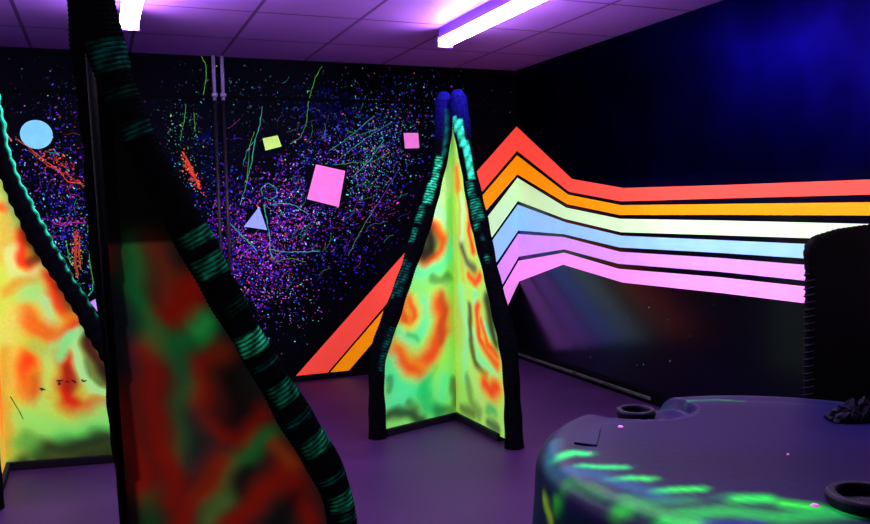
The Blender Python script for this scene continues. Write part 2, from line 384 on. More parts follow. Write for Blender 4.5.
bm = bmesh.new(); cols = []
def drizzle(pts, w, col, wob=1.2, k=1):
    P = []
    for (a, b) in zip(pts, pts[1:]):
        for j in range(6):
            t = j/6; P.append((a[0]+(b[0]-a[0])*t + random.uniform(-wob, wob)*.35, a[1]+(b[1]-a[1])*t + random.uniform(-wob, wob)*.35))
    P.append(pts[-1]); W = [at_y(q, YB) for q in P]
    n0 = len(bm.verts); L = []
    for j, p in enumerate(W):
        t = W[min(j+1, len(W)-1)] - W[max(j-1, 0)]; t.y = 0; t.normalize(); nn = Vector((-t.z, 0, t.x))
        ww = w*.6*random.uniform(.6, 1.25); p.y = YB-.004
        L.append((bm.verts.new(p+nn*ww), bm.verts.new(p+Vector((0, -.0012, 0))), bm.verts.new(p-nn*ww)))
        f = random.uniform(.5, 1)*k; cols.extend([tuple(q*f for q in col)]*3)
    for a, b in zip(L, L[1:]):
        bm.faces.new([a[0], a[1], b[1], b[0]]); bm.faces.new([a[1], a[2], b[2], b[1]])
G, CY, OR, VI, PK = lin((90,190,60)), lin((60,200,170)), lin((225,85,50)), lin((110,80,220)), lin((200,70,180))
drizzle([(322,66),(315,78),(311,92),(308,105),(306,125),(300,138),(290,144)], .0045, G)
drizzle([(201,55),(206,66),(206,80),(203,95)], .004, G)
drizzle([(262,106),(260,125),(255,140),(252,160),(246,185),(240,205)], .004, CY)
drizzle([(256,140),(247,150),(243,165)], .003, CY); drizzle([(254,132),(249,148),(247,178)], .003, G)
drizzle([(229,222),(240,234),(250,243),(257,251)], .006, CY)
drizzle([(264,205),(267,222),(270,240),(270,252),(274,260)], .006, CY)
drizzle([(268,249),(285,252),(305,252),(320,251)], .005, CY)
drizzle([(262,196),(261,188),(268,183),(276,188),(277,196),(270,200),(264,197)], .0035, CY)
drizzle([(270,205),(282,203),(294,205),(308,214)], .0045, CY)
drizzle([(183,152),(188,162),(193,175),(199,186)], .012, OR); drizzle([(186,158),(192,170),(197,182)], .010, lin((240,60,40)))
drizzle([(16,139),(30,148),(44,160),(58,170),(68,182),(84,184)], .006, OR); drizzle([(28,150),(48,166),(66,174),(84,186)], .004, lin((210,90,60)))
drizzle([(75,232),(76,248),(75,262),(78,276)], .012, lin((170,70,45))); drizzle([(80,236),(79,255),(81,270)], .008, lin((190,90,50)))
drizzle([(48,152),(58,153)], .003, CY); drizzle([(66,240),(70,262)], .004, G); drizzle([(88,225),(90,262),(94,285)], .0035, G)
drizzle([(88,296),(93,290),(92,284)], .006, CY); drizzle([(52,222),(62,226),(74,222),(86,224)], .006, lin((160,50,120)))
drizzle([(330,150),(345,140),(360,128),(374,116)], .003, CY); drizzle([(335,165),(352,163),(372,162),(390,152)], .003, G)
drizzle([(340,158),(356,146),(372,134),(392,122)], .003, CY); drizzle([(352,178),(370,160),(384,140)], .003, CY)
drizzle([(345,130),(360,135),(378,128)], .003, G); drizzle([(376,205),(360,232),(348,256)], .003, G)
drizzle([(398,170),(380,200),(366,222)], .003, VI); drizzle([(274,262),(290,258),(306,262)], .003, G)
drizzle([(186,105),(184,122),(180,140)], .003, G); drizzle([(194,112),(195,132)], .003, G)
drizzle([(325,130),(325,140)], .006, lin((80,80,240))); drizzle([(338,124),(338,130)], .006, lin((80,80,240))); drizzle([(281,155),(281,161)], .006, lin((80,80,240)))
for _ in range(120):
    cx, cy = random.gauss(305, 42), random.gauss(205, 48)
    if cx > 400 or cy < 75 or cy > 320: continue
    if abs(cx-326) < 22 and abs(cy-186) < 24: continue
    if cx > 296 and cy > 372-(cx-291)*1.17: continue
    a = random.uniform(-1.3, -.3); l = random.uniform(5, 24); b = random.uniform(-.5, .5)
    p = [(cx, cy)]
    for j in range(3): p.append((p[-1][0]+l/3*math.cos(a), p[-1][1]+l/3*math.sin(a))); a += b
    drizzle(p, random.uniform(.0014, .0028), random.choice((CY, G, VI, PK, VI)), k=.6)
for _ in range(50):
    cx, cy = random.gauss(65, 28), random.gauss(210, 50)
    if cy < 75 or cy > 330: continue
    a = random.uniform(-2, .5); l = random.uniform(5, 18)
    drizzle([(cx, cy), (cx+l*.5*math.cos(a), cy+l*.5*math.sin(a)), (cx+l*math.cos(a+.3), cy+l*math.sin(a+.3))], random.uniform(.0014, .003), random.choice((CY, OR, VI, VI, PK)), k=.55)
o = obj('paint_drizzle', bm, M['splat']); set_paint(o.data, lambda i, co: cols[i])
tag(o, 'thin drizzled lines and streaks of green, cyan and orange paint on the back wall', 'paint drizzle', kind='stuff')

# ------------------------------------------------------------------ pipes on the back wall
for px, lab in ((213.5, 'left of two thin lilac pipes running down from the ceiling on the back wall'), (222, 'right of two thin lilac pipes running down from the ceiling on the back wall')):
    x = at_y((px, 80), YB).x; z0 = at_y((px, 101), YB).z
    t = tag(empty('wall_pipe', (x, YB-.028, 0)), lab, 'pipe', 'pipes on the back wall')
    obj('pipe_run', sweep(bmesh.new(), [Vector((0, 0, ZC)), Vector((0, 0, z0))], .014, 14), M['pipe'], t, smooth=True)
    obj('dark_run', sweep(bmesh.new(), [Vector((0, 0, z0)), Vector((0, 0, .115))], .0135, 14), M['trunk'], t, smooth=True)
    bm = box((-.022, -.018, z0+.03), (.022, .028, z0+.055)); obj('clip', bm, M['pipe'], t, bevel=.004)

# ------------------------------------------------------------------ pyramid fins
PROF = [(2.16,.055),(2.05,.058),(1.9,.062),(1.76,.085),(1.64,.12),(1.52,.165),(1.40,.215),(1.29,.262),(1.18,.31),(1.07,.36),(.96,.415),(.85,.468),(.73,.528),(.63,.58),(.55,.62),(.48,.640),(.40,.650),(.2,.652),(0,.652)]
def prof(z):
    for (z1, r1), (z0, r0) in zip(PROF, PROF[1:]):
        if z >= z0: return r0 + (r1-r0)*(z-z0)/(z1-z0)
    return PROF[-1][1]
def base_prof(z): return sum(prof(min(2.16, max(0, z+d)))*w for d, w in ((-.08,.15),(-.04,.2),(0,.3),(.04,.2),(.08,.15)))
def in_plane(p, O, d):
    n = Vector((d.y, -d.x, 0)); r = ray(p); t = (O-CAM).dot(n)/r.dot(n); P = CAM + r*t
    return (P-O).dot(d), P.z, t
def seg_d(p, a, b):
    ax, ay = a; bx, by = b; px, py = p; dx, dy = bx-ax, by-ay; L = dx*dx+dy*dy
    t = 0 if L == 0 else max(0, min(1, ((px-ax)*dx+(py-ay)*dy)/L))
    return math.hypot(px-ax-t*dx, py-ay-t*dy)
def strokes_to_plane(strokes, O, d):
    out = []
    for pts, w, col, al in strokes:
        Q = []; k = 0
        for p in pts:
            r, z, t = in_plane(p, O, d); Q.append((r, z)); k += t
        k /= len(pts)
        if col[1] > .62*col[0] and col[1] > 120: col = (col[0]*.84, min(255, col[1]*1.04), min(200, col[2]*1.15+12))
        elif col[0] > 200: col = (col[0]*.97, col[1]*.62, col[2]*.5)
        out.append((Q, w*1.12*k/FPX, lin(col), al))
    return out
def haloed(strokes):
    H = []
    for Q, w, col, al in strokes:
        if col[0] > .6 and col[1] < .1: H.append((Q, w*1.42, lin((225, 215, 40)), .7*al))
        H.append((Q, w, col, al))
    return H
def paint_fn(base, strokes, halo=True, soft=2.6):
    if halo: strokes = haloed(strokes)
    def f(r, z):
        # a wobble so the airbrushed edges are not geometric
        rr = r + .010*math.sin(17*z+5*r) + .006*math.sin(41*z+23*r+1); zz = z + .010*math.sin(19*r+2) + .006*math.sin(37*r+29*z)
        c = base
        for Q, w, col, al in strokes:
            d = min(seg_d((rr, zz), a, b) for a, b in zip(Q, Q[1:])) if len(Q) > 1 else math.hypot(rr-Q[0][0], zz-Q[0][1])
            x = d/w
            if x > 2.2: continue
            a = al*math.exp(-(x**soft)*.75)
            c = tuple(p*(1-a)+q*a for p, q in zip(c, col))
        return c
    return f
def fin(root, ang, paint, sleeve_fn, rib=(.02, .0012), label=None, fine=.02, extra=()):
    def smoothprof(z):       # each fin is cut a little differently near its tip
        e = 0
        for (za, ea), (zb, eb) in zip(extra, extra[1:]):
            if za <= z <= zb: e = ea+(eb-ea)*(z-za)/(zb-za)
        return base_prof(z) + e
    """board + padded edge sleeve + foot rail of one fin, in the root's frame, running out along ang"""
    d = Vector((math.cos(ang), math.sin(ang), 0)); n = Vector((-d.y, d.x, 0))
    NZ, NR = 150, 44; th = .009; bm = bmesh.new(); uv = []; sides = []
    for s in (-1, 1):
        rows = []
        for i in range(NZ+1):
            z = .03 + (2.11-.03)*i/NZ; row = []
            R = smoothprof(z)
            for j in range(NR+1):
                r = .006 + (R-.006)*j/NR
                row.append(bm.verts.new(d*r + n*(s*th) + Vector((0, 0, z)))); uv.append((r, z))
            rows.append(row)
        for i in range(NZ):
            for j in range(NR): bm.faces.new([rows[i][j], rows[i][j+1], rows[i+1][j+1], rows[i+1][j]])
        sides.append(rows)
    a, b = sides
    loop = lambda rows: [rows[i][0] for i in range(NZ+1)] + rows[NZ][1:] + [rows[i][NR] for i in range(NZ-1, -1, -1)] + list(reversed(rows[0][1:NR]))
    la, lb = loop(a), loop(b)
    for k in range(len(la)): bm.faces.new([la[k], la[(k+1) % len(la)], lb[(k+1) % len(la)], lb[k]])
    o = obj('painted_board', bm, M['panel_paint'], root); set_paint(o.data, lambda i, co: paint(*uv[i]))
    if label: o['label'] = label
    # sleeve
    zs = []; pts = []
    L = 0; z = 2.14; step = fine; prev = None; samples = []
    k = 0
    while z > 0:
        samples.append(z); R = smoothprof(z); R2 = smoothprof(max(0, z-.01))
        z -= step*math.cos(math.atan2(R2-R, .01))
    samples.append(0.0)
    NA = 28; bm = bmesh.new(); rings = []; info = []; s = 0
    for i, z in enumerate(samples):
        R = smoothprof(z); p = d*R + Vector((0, 0, z))
        zu, zd = min(2.17, z+.03), max(0, z-.03)
        t = (d*(smoothprof(zd)-smoothprof(zu)) + Vector((0, 0, zd-zu))).normalized()
        out = (d - t*d.dot(t)).normalized()
        if i: s += step
        ph = s/rib[0]
        rad = .052 + .004*math.sin(s*9) + .002*math.sin(s*31)
        if z > 2.09: rad *= .55+.45*(2.14-z)/.05
        ring = []
        for k in range(NA):
            a = 2*PI*k/NA
            saw = (ph + a/(2*PI)) % 1
            rr = rad + rib[1]*math.sin(2*PI*saw)
            ring.append(bm.verts.new(p + (out*math.cos(a) + n*math.sin(a))*rr)); info.append((z, a if a < PI else a-2*PI, saw, s))
        rings.append(ring)
    for a, b in zip(rings, rings[1:]):
        for k in range(NA): bm.faces.new([a[k], a[(k+1) % NA], b[(k+1) % NA], b[k]])
    bm.faces.new(rings[0]); bm.faces.new(list(reversed(rings[-1])))
    o = obj('padded_edge', bm, M['sleeve'], root, smooth=True); set_paint(o.data, lambda i, co: sleeve_fn(*info[i]))
    o['label'] = 'ribbed black padding along the fin edge'
    # foot rail
    bm = bmesh.new(); q = [d*.0 + n*.03, d*.60 + n*.03, d*.60 - n*.03, d*.0 - n*.03]
    vs = [bm.verts.new(v) for v in q] + [bm.verts.new(v+Vector((0, 0, .045))) for v in q]
    for f in ((0,1,2,3),(7,6,5,4),(0,4,5,1),(1,5,6,2),(2,6,7,3),(3,7,4,0)): bm.faces.new([vs[i] for i in f])
    obj('foot_rail', bm, M['rail'], root, bevel=.004)
def post(root, col_mat, ang, r=.013, off=.0):
    o = Vector((math.cos(ang), math.sin(ang), 0))*off
    obj('hinge_post', sweep(bmesh.new(), [o+Vector((0, 0, 0)), o+Vector((0, 0, 2.10))], r, 12), col_mat, root, smooth=True)
SB = lin((5, 5, 10))
def sleeve(patches, base=SB, top=None, speck=0):
    """patches: z0, z1, angle, half angle, colour, rib threshold"""
    def f(z, a, saw, s):
        c = base
        if top and z > top[0]:  # blue lamp light painted into the upper padding colour
            k = min(1, (z-top[0])/.25); c = tuple(p*(1-k)+q*k for p, q in zip(c, top[1]))
        for z0, z1, an, ha, col, thr in patches:
            da = abs((a-an+PI) % (2*PI)-PI)
            if z < z0-.02 or z > z1+.02 or da > ha*1.3: continue
            k = max(0, min(1, (z-z0)/.012+.5))*max(0, min(1, (z1-z)/.012+.5))*max(0, min(1, (ha*1.3-da)/(ha*.5)))
            if thr: k *= 1 if math.sin(2*PI*saw) > thr+.5*math.sin(s*57+a*3) else .12
            k *= .65+.35*math.sin(s*83+a*5)
            k = max(0, k); c = tuple(p*(1-k)+q*k for p, q in zip(c, col))
        return c
    return f
CYG = lin((50, 235, 170)); GRN = lin((20, 150, 110)); DIM = lin((10, 90, 85)); BLU = lin((12, 10, 85)); DBL = lin((10, 14, 60))
RED, ORA, YEL, LIM, GRE, MIN, BLK, DGR = (250,60,15), (255,120,20), (245,220,60), (190,250,90), (20,190,70), (110,250,130), (30,30,22), (15,70,40)

# --- the middle pyramid
O = Vector((2.134, 4.893, 0)); aL = math.atan2(-.2, -.62); aR = math.atan2(-.81, .035)
dL = Vector((math.cos(aL), math.sin(aL), 0)); dR = Vector((math.cos(aR), math.sin(aR), 0))
ml = strokes_to_plane([
 ([(452,165),(440,205),(430,235)], 9, (225,245,120), .9), ([(455,160),(456,250),(457,420)], 3.2, (235,225,70), .9),
 ([(436,212),(441,222)], 7, (190,245,150), .9), ([(452,200),(452,250),(452,300),(453,330)], 4.5, (170,230,60), .8),
 ([(426,222),(438,232),(443,246),(438,258),(426,262),(415,256)], 6, ORA, .9), ([(432,226),(441,240),(439,254),(428,260)], 4, RED, .8),
 ([(427,232),(430,240),(428,250),(422,253)], 8, (22,20,16), 1), ([(422,236),(418,250)], 8, BLK, 1),
 ([(412,268),(425,272),(440,268),(448,256),(450,240)], 5, MIN, .9), ([(405,280),(420,286),(438,282)], 5, (150,240,90), .7),
 ([(432,279),(442,282),(448,276)], 4, (30,110,50), .7),
 ([(408,300),(412,315),(406,322)], 6, RED, .9), ([(400,302),(402,322)], 5, (240,90,20), .9), ([(415,296),(419,315),(412,328),(402,330)], 3.2, YEL, .8),
 ([(424,300),(426,318),(420,334),(408,340),(396,336)], 5.5, MIN, .95), ([(408,334),(418,338)], 3, GRE, .7), ([(392,338),(394,352)], 4, GRE, .5),
 ([(438,304),(442,318),(441,336),(431,354),(420,363),(408,366),(394,355)], 9.5, (245,75,25), .95), ([(398,352),(404,366),(418,372)], 6, RED, .8),
 ([(440,296),(444,312),(441,342)], 4, (180,60,20), .6),
 ([(450,340),(446,356),(438,372),(428,378)], 5, (170,230,70), .7), ([(432,370),(428,382)], 5, (150,200,60), .6),
 ([(388,364),(392,385),(408,392),(424,388)], 9, (90,250,120), .95), ([(390,402),(402,402)], 7, (100,250,130), .9), ([(424,384),(426,402),(436,412)], 9, (20,200,80), .9), ([(444,380),(442,396)], 6, (110,240,120), .85),
 ([(410,402),(414,408)], 5, DGR, .6), ([(454,380),(454,402)], 5, DGR, .75), ([(388,378),(387,390)], 4, DGR, .6),
 ([(388,414),(405,413),(420,418)], 5.5, (12,45,30), .9), ([(436,412),(450,412)], 5, (20,70,30), .6),
], O, dL)
mr = strokes_to_plane([
 ([(455,160),(456,250),(458,420)], 4, (235,215,60), .9), ([(460,180),(462,230),(464,280)], 4, (245,190,40), .8), ([(458,170),(460,190)], 4, ORA, .8),
 ([(464,200),(464,240),(468,262)], 4, (230,245,140), .95), ([(470,205),(470,230),(475,250)], 4.2, RED, .95), ([(466,215),(467,240),(472,256),(478,262)], 2.4, YEL, .8),
 ([(464,248),(468,262),(476,268)], 5, (80,72,50), .95), ([(470,276),(476,280),(481,276)], 4.6, (245,80,20), .95),
 ([(462,290),(468,330),(466,380)], 5, (170,245,130), .9), ([(476,292),(478,310),(484,325),(492,335)], 4, (120,250,140), .95),
 ([(472,306),(471,340),(477,362),(488,376)], 4.2, (70,60,34), .95), ([(479,306),(480,338),(489,354),(498,364)], 5.0, (250,80,30), .95), ([(483,320),(488,345),(498,356)], 3.0, (245,70,20), .9),
 ([(488,300),(492,320),(497,342)], 7, (38,52,28), 1), ([(475,330),(480,356),(490,370),(498,374)], 2.6, (130,245,130), .9),
 ([(486,384),(492,392),(499,388)], 8, (250,70,25), .95), ([(474,370),(480,388),(484,402)], 5, (215,220,90), .8),
 ([(468,380),(472,400),(480,412)], 6, (90,120,50), .7), ([(488,410),(496,412)], 5, (60,180,70), .8), ([(464,410),(474,414)], 5, (60,60,25), .7), ([(490,424),(498,428)], 5, (40,80,50), .85),
], O, dR)
mid = tag(empty('pyramid_sculpture', O), 'freestanding pyramid of painted fins in the middle of the room, before the rainbow', 'sculpture', 'painted fin sculptures')
nL = Vector((-dL.y, dL.x, 0)); nR = Vector((-dR.y, dR.x, 0))
sgL = 1 if nL.dot(CAM-O) > 0 else -1; sgR = 1 if nR.dot(CAM-O) > 0 else -1
def zL(y, x=0): return in_plane((x, y), O, dL)[1]
spl = sleeve([(zL(158,442), zL(110,446), sgL*1.25, .28, DIM, 0), (zL(190,430), zL(158,440), sgL*.75, .42, CYG, .1),
              (zL(206,424), zL(186,430), sgL*.6, .5, CYG, .1), (zL(226,414), zL(208,420), sgL*.2, .4, GRN, .2), (zL(246,405), zL(232,408), sgL*.15, .4, GRN, .2), (zL(300,405), zL(262,408), sgL*.0, .3, DIM, .2),
              (.85, 1.05, sgL*.8, .3, DIM, .3), (.42, .68, sgL*1.6, .4, DIM, .3)], top=(1.80, BLU))
fin(mid, aL, paint_fn(lin((140, 245, 112)), ml), spl, rib=(.018, .0016), fine=.005, label='left fin board with airbrushed green, yellow and red swirls')
def zR(y, x=0): return in_plane((x, y), O, dR)[1]
def zR2(y): return min(2.1, max(.05, 1.42 - (y-207)*4.5/FPX))
spr = sleeve([(zR2(144), zR2(113), sgR*.75, .35, CYG, 0), (zR2(126), zR2(108), sgR*1.3, .3, CYG, .0), (zR2(182), zR2(138), sgR*.35, .38, CYG, .0), (zR2(202), zR2(184), sgR*.8, .35, GRN, .2),
              (zR2(228), zR2(204), sgR*.6, .6, GRN, .35), (zR2(238), zR2(230), sgR*1.0, .3, GRN, .3), (zR2(274), zR2(266), sgR*.6, .25, GRN, .35), (zR2(250), zR2(245), sgR*.6, .2, DIM, .3)], top=(1.80, BLU))
fin(mid, aR, paint_fn(lin((170, 238, 100)), mr), spr, rib=(.018, .0016), fine=.005, label='right fin board with narrow red and green airbrushed arcs', extra=((0, .10), (.45, .08), (.65, .11), (1.7, .12), (1.95, .085), (2.2, .03)))
post(mid, mat('yellow_green_hinge_paint', lin((150, 180, 40)), .6, .2, noise=.3), 0, r=.010)

# --- the left pyramid, behind the dark fin
O2 = Vector((-.556, 5.03, 0)); b1 = math.atan2(-.11, .54); b2 = b1 - math.radians(78)
d1 = Vector((math.cos(b1), math.sin(b1), 0)); d2 = Vector((math.cos(b2), math.sin(b2), 0))
left = tag(empty('pyramid_sculpture', O2), 'bright lime and red pyramid fins at the left edge, behind the dark leaning fin', 'sculpture', 'painted fin sculptures')
ll = strokes_to_plane([
 ([(5,180),(8,200),(12,215)], 10, (215,240,90), .9), ([(2,207),(16,211)], 5, (245,110,30), .9), ([(16,200),(16,225),(12,245)], 6, (170,250,110), .9),
 ([(4,225),(4,255)], 7, (240,190,50), .8), ([(24,235),(20,252),(24,262),(34,266),(46,262)], 6.5, RED, .95), ([(30,228),(34,240),(42,252)], 8, BLK, .97), ([(34,262),(44,258)], 4, (60,25,15), .7),
 ([(12,250),(14,275),(28,280),(44,270),(52,262)], 4, (240,250,120), .9), ([(4,292),(14,286),(26,284),(40,280)], 5, (245,170,30), .9), ([(24,300),(38,292),(46,284)], 7, (170,245,110), .9),
 ([(52,275),(54,292),(60,305),(70,318)], 6.5, (240,60,20), .95), ([(62,285),(72,302)], 6, (40,14,10), .9),
 ([(44,300),(48,316),(56,326)], 4, (200,250,130), .9), ([(24,318),(36,328),(50,334),(66,334),(76,326)], 7.5, (240,60,20), .95), ([(26,310),(38,322),(52,328)], 5, (230,110,40), .6),
 ([(70,338),(56,346),(48,358)], 5, (140,235,110), .85), ([(12,318),(8,345),(10,380)], 8, (245,225,80), .9),
 ([(26,362),(28,378),(36,396)], 9, (245,70,15), .95), ([(38,380),(40,400)], 6, (210,80,20), .7), ([(36,345),(42,350)], 5, (180,200,60), .6),
 ([(50,362),(52,385),(48,404)], 6, (215,245,90), .9),
 ([(67,356),(66,378),(70,398),(84,410),(104,406)], 8, (225,40,15), 1), ([(88,418),(92,420)], 6, (220,80,30), .8), ([(66,370),(72,385)], 5, (120,35,20), .6),
 ([(90,335),(94,354),(101,370),(108,378)], 8.5, (45,24,16), 1), ([(92,345),(98,360)], 5, (95,40,25), .7), ([(84,362),(90,378),(100,386)], 2.4, (30,90,60), .7), ([(80,330),(76,345),(78,362),(83,380),(93,391),(108,393)], 3.4, (205,255,120), 1), ([(60,356),(64,345),(74,336)], 4, (150,240,110), .9),
 ([(2,350),(4,400),(8,450)], 5, (250,170,30), .85), ([(50,394),(56,394)], 3, (250,200,40), .8),
 ([(30,420),(50,430),(72,432),(98,425),(108,416)], 11, (175,250,90), .9), ([(60,436),(86,436),(106,428)], 6, (120,235,80), .8),
 ([(24,440),(36,446),(40,452)], 8, (70,170,50), .8), ([(50,446),(75,446),(108,438)], 8, (28,52,22), .95), ([(30,466),(75,461),(112,452)], 11, (14,26,16), .95), ([(12,464),(30,462)], 5, (120,140,40), .7), ([(20,466),(26,464)], 4, (20,30,15), .8),
], O2, d1)
def scallop(z, a, saw, s):
    c = SB
    k = max(0, 1-abs(a-.05)/.55)
    if z < 1.75: k *= 1 if saw > .45 else max(.12, min(1, (z-1.15)/.6))
    k *= min(1, max(0, (z-.75)/.55))
    k = min(1, k*1.9)
    return tuple(p*(1-k)+q*k for p, q in zip(c, lin((40, 205, 150))))
fin(left, b1, paint_fn(lin((190, 238, 86)), ll), scallop, rib=(.075, .004), fine=.006, extra=((.9, 0), (1.3, -.02), (1.9, -.015), (2.2, -.04)), label='lime, yellow and red airbrushed fin board')
fin(left, b2, paint_fn(lin((235, 190, 60)), [([(.1,.3),(.2,1.1),(.06,1.8)], .09, lin(ORA), .9), ([(.4,.2),(.45,.6)], .12, lin(GRE), .9)]), sleeve([]), rib=(.018, .0016), fine=.02, label='orange and green fin board of the left pyramid')
post(left, mat('orange_hinge_paint', lin((160, 140, 30)), .6, .2, noise=.3), 0, r=.010)
# scribbled marker scrawl on the left board
nn = Vector((d1.y, -d1.x, 0)); 
if nn.dot(CAM-O2) < 0: nn = -nn
for seg in (((57,380.5),(64,380)),((58,383.5),(62,383.5)),((60,379.5),(59.5,385)),((66,381),(70,381.5)),((72,380),(76,381)),((74,381),(77,382.5)),((82,379),(84,381.5)),((84,381),(87,380)),((40,388),(46,389.5)),((43,387.5),(42,390.5)),((11,396),(20,411)),((20,411),(24,419))):
    q = []
    for p in seg:
        r, z, t = in_plane(p, O2, d1); q.append(d1*r + Vector((0, 0, z)) + nn*.0105)
    w = (q[1]-q[0]).normalized().cross(nn)*(.0045 if seg[0][0] > 30 else .0025)
    bm = bmesh.new(); bm.faces.new([bm.verts.new(v) for v in (q[0]+w, q[1]+w*.7, q[1]-w*.7, q[0]-w)])
    obj('marker_stroke', bm, M['ink'], left)['label'] = 'stroke of faint black marker scrawl'

# --- the near dark fin
O3 = Vector((.035, 2.5, 0)); c1 = 0.0; c2 = math.radians(87)
e1 = Vector((1, 0, 0))
near = tag(empty('pyramid_sculpture', O3+Vector((0, 0, 0))), 'dark unlit fin leaning large across the left foreground, green bands on its padded edge', 'sculpture', 'painted fin sculptures')
DR, DG, DK = (205,55,18), (35,150,50), (22,22,20)
nl = strokes_to_plane([
 ([(112,245),(116,270)], 8, (200,70,30), .8), ([(140,244),(146,275),(152,305),(160,335)], 9, DG, .9), ([(160,244),(172,275),(184,300)], 10, (170,70,40), .75),
 ([(196,292),(190,312),(180,318)], 12, DR, .95), ([(204,282),(206,310)], 8, DR, .8), ([(112,290),(122,330),(130,360)], 16, (30,50,70), .8),
 ([(162,345),(180,350),(200,338),(216,322)], 10, DG, .95), ([(205,330),(218,322)], 7, (70,220,80), .8),
 ([(222,352),(206,366),(204,390)], 9, DR, .9), ([(204,390),(212,415),(232,432),(256,436),(262,420)], 11, DR, .95), ([(228,350),(222,380),(234,402)], 8, (150,60,30), .7), ([(232,372),(238,398),(246,412)], 15, DK, .97),
 ([(182,355),(188,390),(190,430),(186,460)], 9, (50,130,50), .8),
 ([(150,352),(158,385),(166,430),(174,470)], 11, DR, .85), ([(170,460),(176,500)], 9, DR, .85), ([(122,395),(132,430),(140,465),(146,492)], 11, DR, .95), ([(112,360),(118,385)], 7, (60,40,40), .8),
 ([(204,420),(214,450),(200,465)], 11, (60,60,60), .8),
 ([(206,500),(232,465),(258,450),(276,440)], 8, DG, .95), ([(214,520),(224,498)], 9, (110,170,60), .85), ([(225,462),(206,486),(190,512),(180,540)], 10, DR, .95),
 ([(292,470),(270,490),(245,510),(230,530)], 12, DR, .95), ([(295,490),(310,520)], 9, DR, .9), ([(284,450),(296,468)], 7, (200,90,30), .8), ([(296,500),(280,524)], 9, DK, .8),
 ([(150,500),(156,530)], 9, (50,110,50), .7), ([(128,500),(132,540)], 8, DK, .8), ([(250,470),(240,490)], 6, DK, .6),
], O3, e1)
nl = [(Q, w*.92, tuple(c*.58 for c in col), al*.92) for Q, w, col, al in nl]  # swirl colours darkened to stand in for the weak light on this fin
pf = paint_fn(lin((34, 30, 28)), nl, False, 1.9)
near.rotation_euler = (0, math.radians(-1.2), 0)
z_upper = in_plane((140, 242), O3, e1)[1]
def near_paint(r, z):          # colours are darker on the upper part and beside the hinge
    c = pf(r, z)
    if z > z_upper: c = tuple(.16*q for q in c) 
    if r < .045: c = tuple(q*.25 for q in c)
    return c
def zN(x, y): return in_plane((x, y), O3, e1)[1]
nb = []
for (x, y), hh, col, thr in (((118,52),9,DIM,.1), ((122,66),8,DIM,0), ((150,96),6,lin((6,50,40)),.1), ((160,132),8,lin((10,70,70)),.2), ((205,239),8,GRN,0), ((221,267),12,GRN,0), ((240,308),7,lin((8,60,40)),.2), ((253,344),12,CYG,0),
                        ((266,366),3,DIM,.2), ((282,394),12,GRN,0), ((296,420),4,DIM,.3), ((307,447),11,GRN,0), ((322,480),5,DIM,.3), ((336,503),11,GRN,0), ((345,518),5,DIM,.1)):
    z = zN(x, y); h2 = hh*1.9/FPX
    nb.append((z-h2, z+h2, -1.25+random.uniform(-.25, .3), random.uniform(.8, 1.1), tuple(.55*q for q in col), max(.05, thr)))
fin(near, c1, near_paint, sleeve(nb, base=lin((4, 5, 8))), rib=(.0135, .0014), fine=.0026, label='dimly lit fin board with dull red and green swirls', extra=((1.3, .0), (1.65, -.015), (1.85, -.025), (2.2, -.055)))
fin(near, c2, paint_fn(lin((200, 230, 90)), [([(.1,.3),(.3,.7),(.1,1.2)], .09, lin(RED), .9), ([(.45,.2),(.3,.4)], .1, lin(GRE), .9)]), sleeve([], base=lin((4, 4, 7))), rib=(.0135, .0016), fine=.004, label='fin board turned away from view')
post(near, M['black'], 0, r=.014)

# ------------------------------------------------------------------ the big plastic drum
DX, DY, DR_, DH = 1.56, 1.485, .68, .80
drum = tag(empty('plastic_drum', (DX, DY, 0)), 'large low round plastic drum in the right foreground, brushed with glowing green', 'drum')
capc = at_z((636, 412), .775); cap_l = Vector((capc.x-DX, capc.y-DY))
NAZ = 420
prof_d = [(0,.80),(.10,.80),(.2,.80),(.28,.80),(.34,.80),(.38,.80),(.42,.80),(.46,.799),(.49,.797),(.52,.797),(.55,.796),(.57,.792),(.585,.785),(.597,.775),(.605,.762),(.610,.745),(.612,.72),(.614,.67),(.618,.62),(.622,.57),(.617,.555),(.617,.535),(.624,.52),(.626,.45),(.624,.36),(.617,.345),(.617,.325),(.623,.31),(.620,.2),(.607,.09),(.585,.035),(.55,.01),(.50,0),(0,0)]
pd = []
for (r0, z0), (r1, z1) in zip(prof_d, prof_d[1:]):
    n = max(1, int(math.hypot(r1-r0, z1-z0)/.014))
    for j in range(n): t = j/n; pd.append((r0+(r1-r0)*t, z0+(z1-z0)*t))
pd.append(prof_d[-1])
bm = bmesh.new(); rings = []; 
def sstep(x): x = max(0, min(1, x)); return x*x*(3-2*x)
for r, z in pd:
    r *= 1.05
    if r < 1e-6: rings.append([bm.verts.new((0, 0, z))]); continue
    ring = []
    for k in range(NAZ):
        a = 2*PI*k/NAZ; x, y = r*math.cos(a), r*math.sin(a); zz = z
        if z > .70:
            q = math.hypot((x-cap_l.x), (y-cap_l.y)); zz -= .036*sstep((.175-q)/.014)
        ring.append(bm.verts.new((x, y, zz)))
    rings.append(ring)
for a, b in zip(rings, rings[1:]):
    for k in range(NAZ):
        f = []
        for v in (a[k % len(a)], a[(k+1) % NAZ % len(a)], b[(k+1) % NAZ % len(b)], b[k % len(b)]):
            if v not in f: f.append(v)
        if len(f) > 2: bm.faces.new(f)
shell = obj('drum_shell', bm, M['drum_paint'], drum, smooth=True)
dst = []
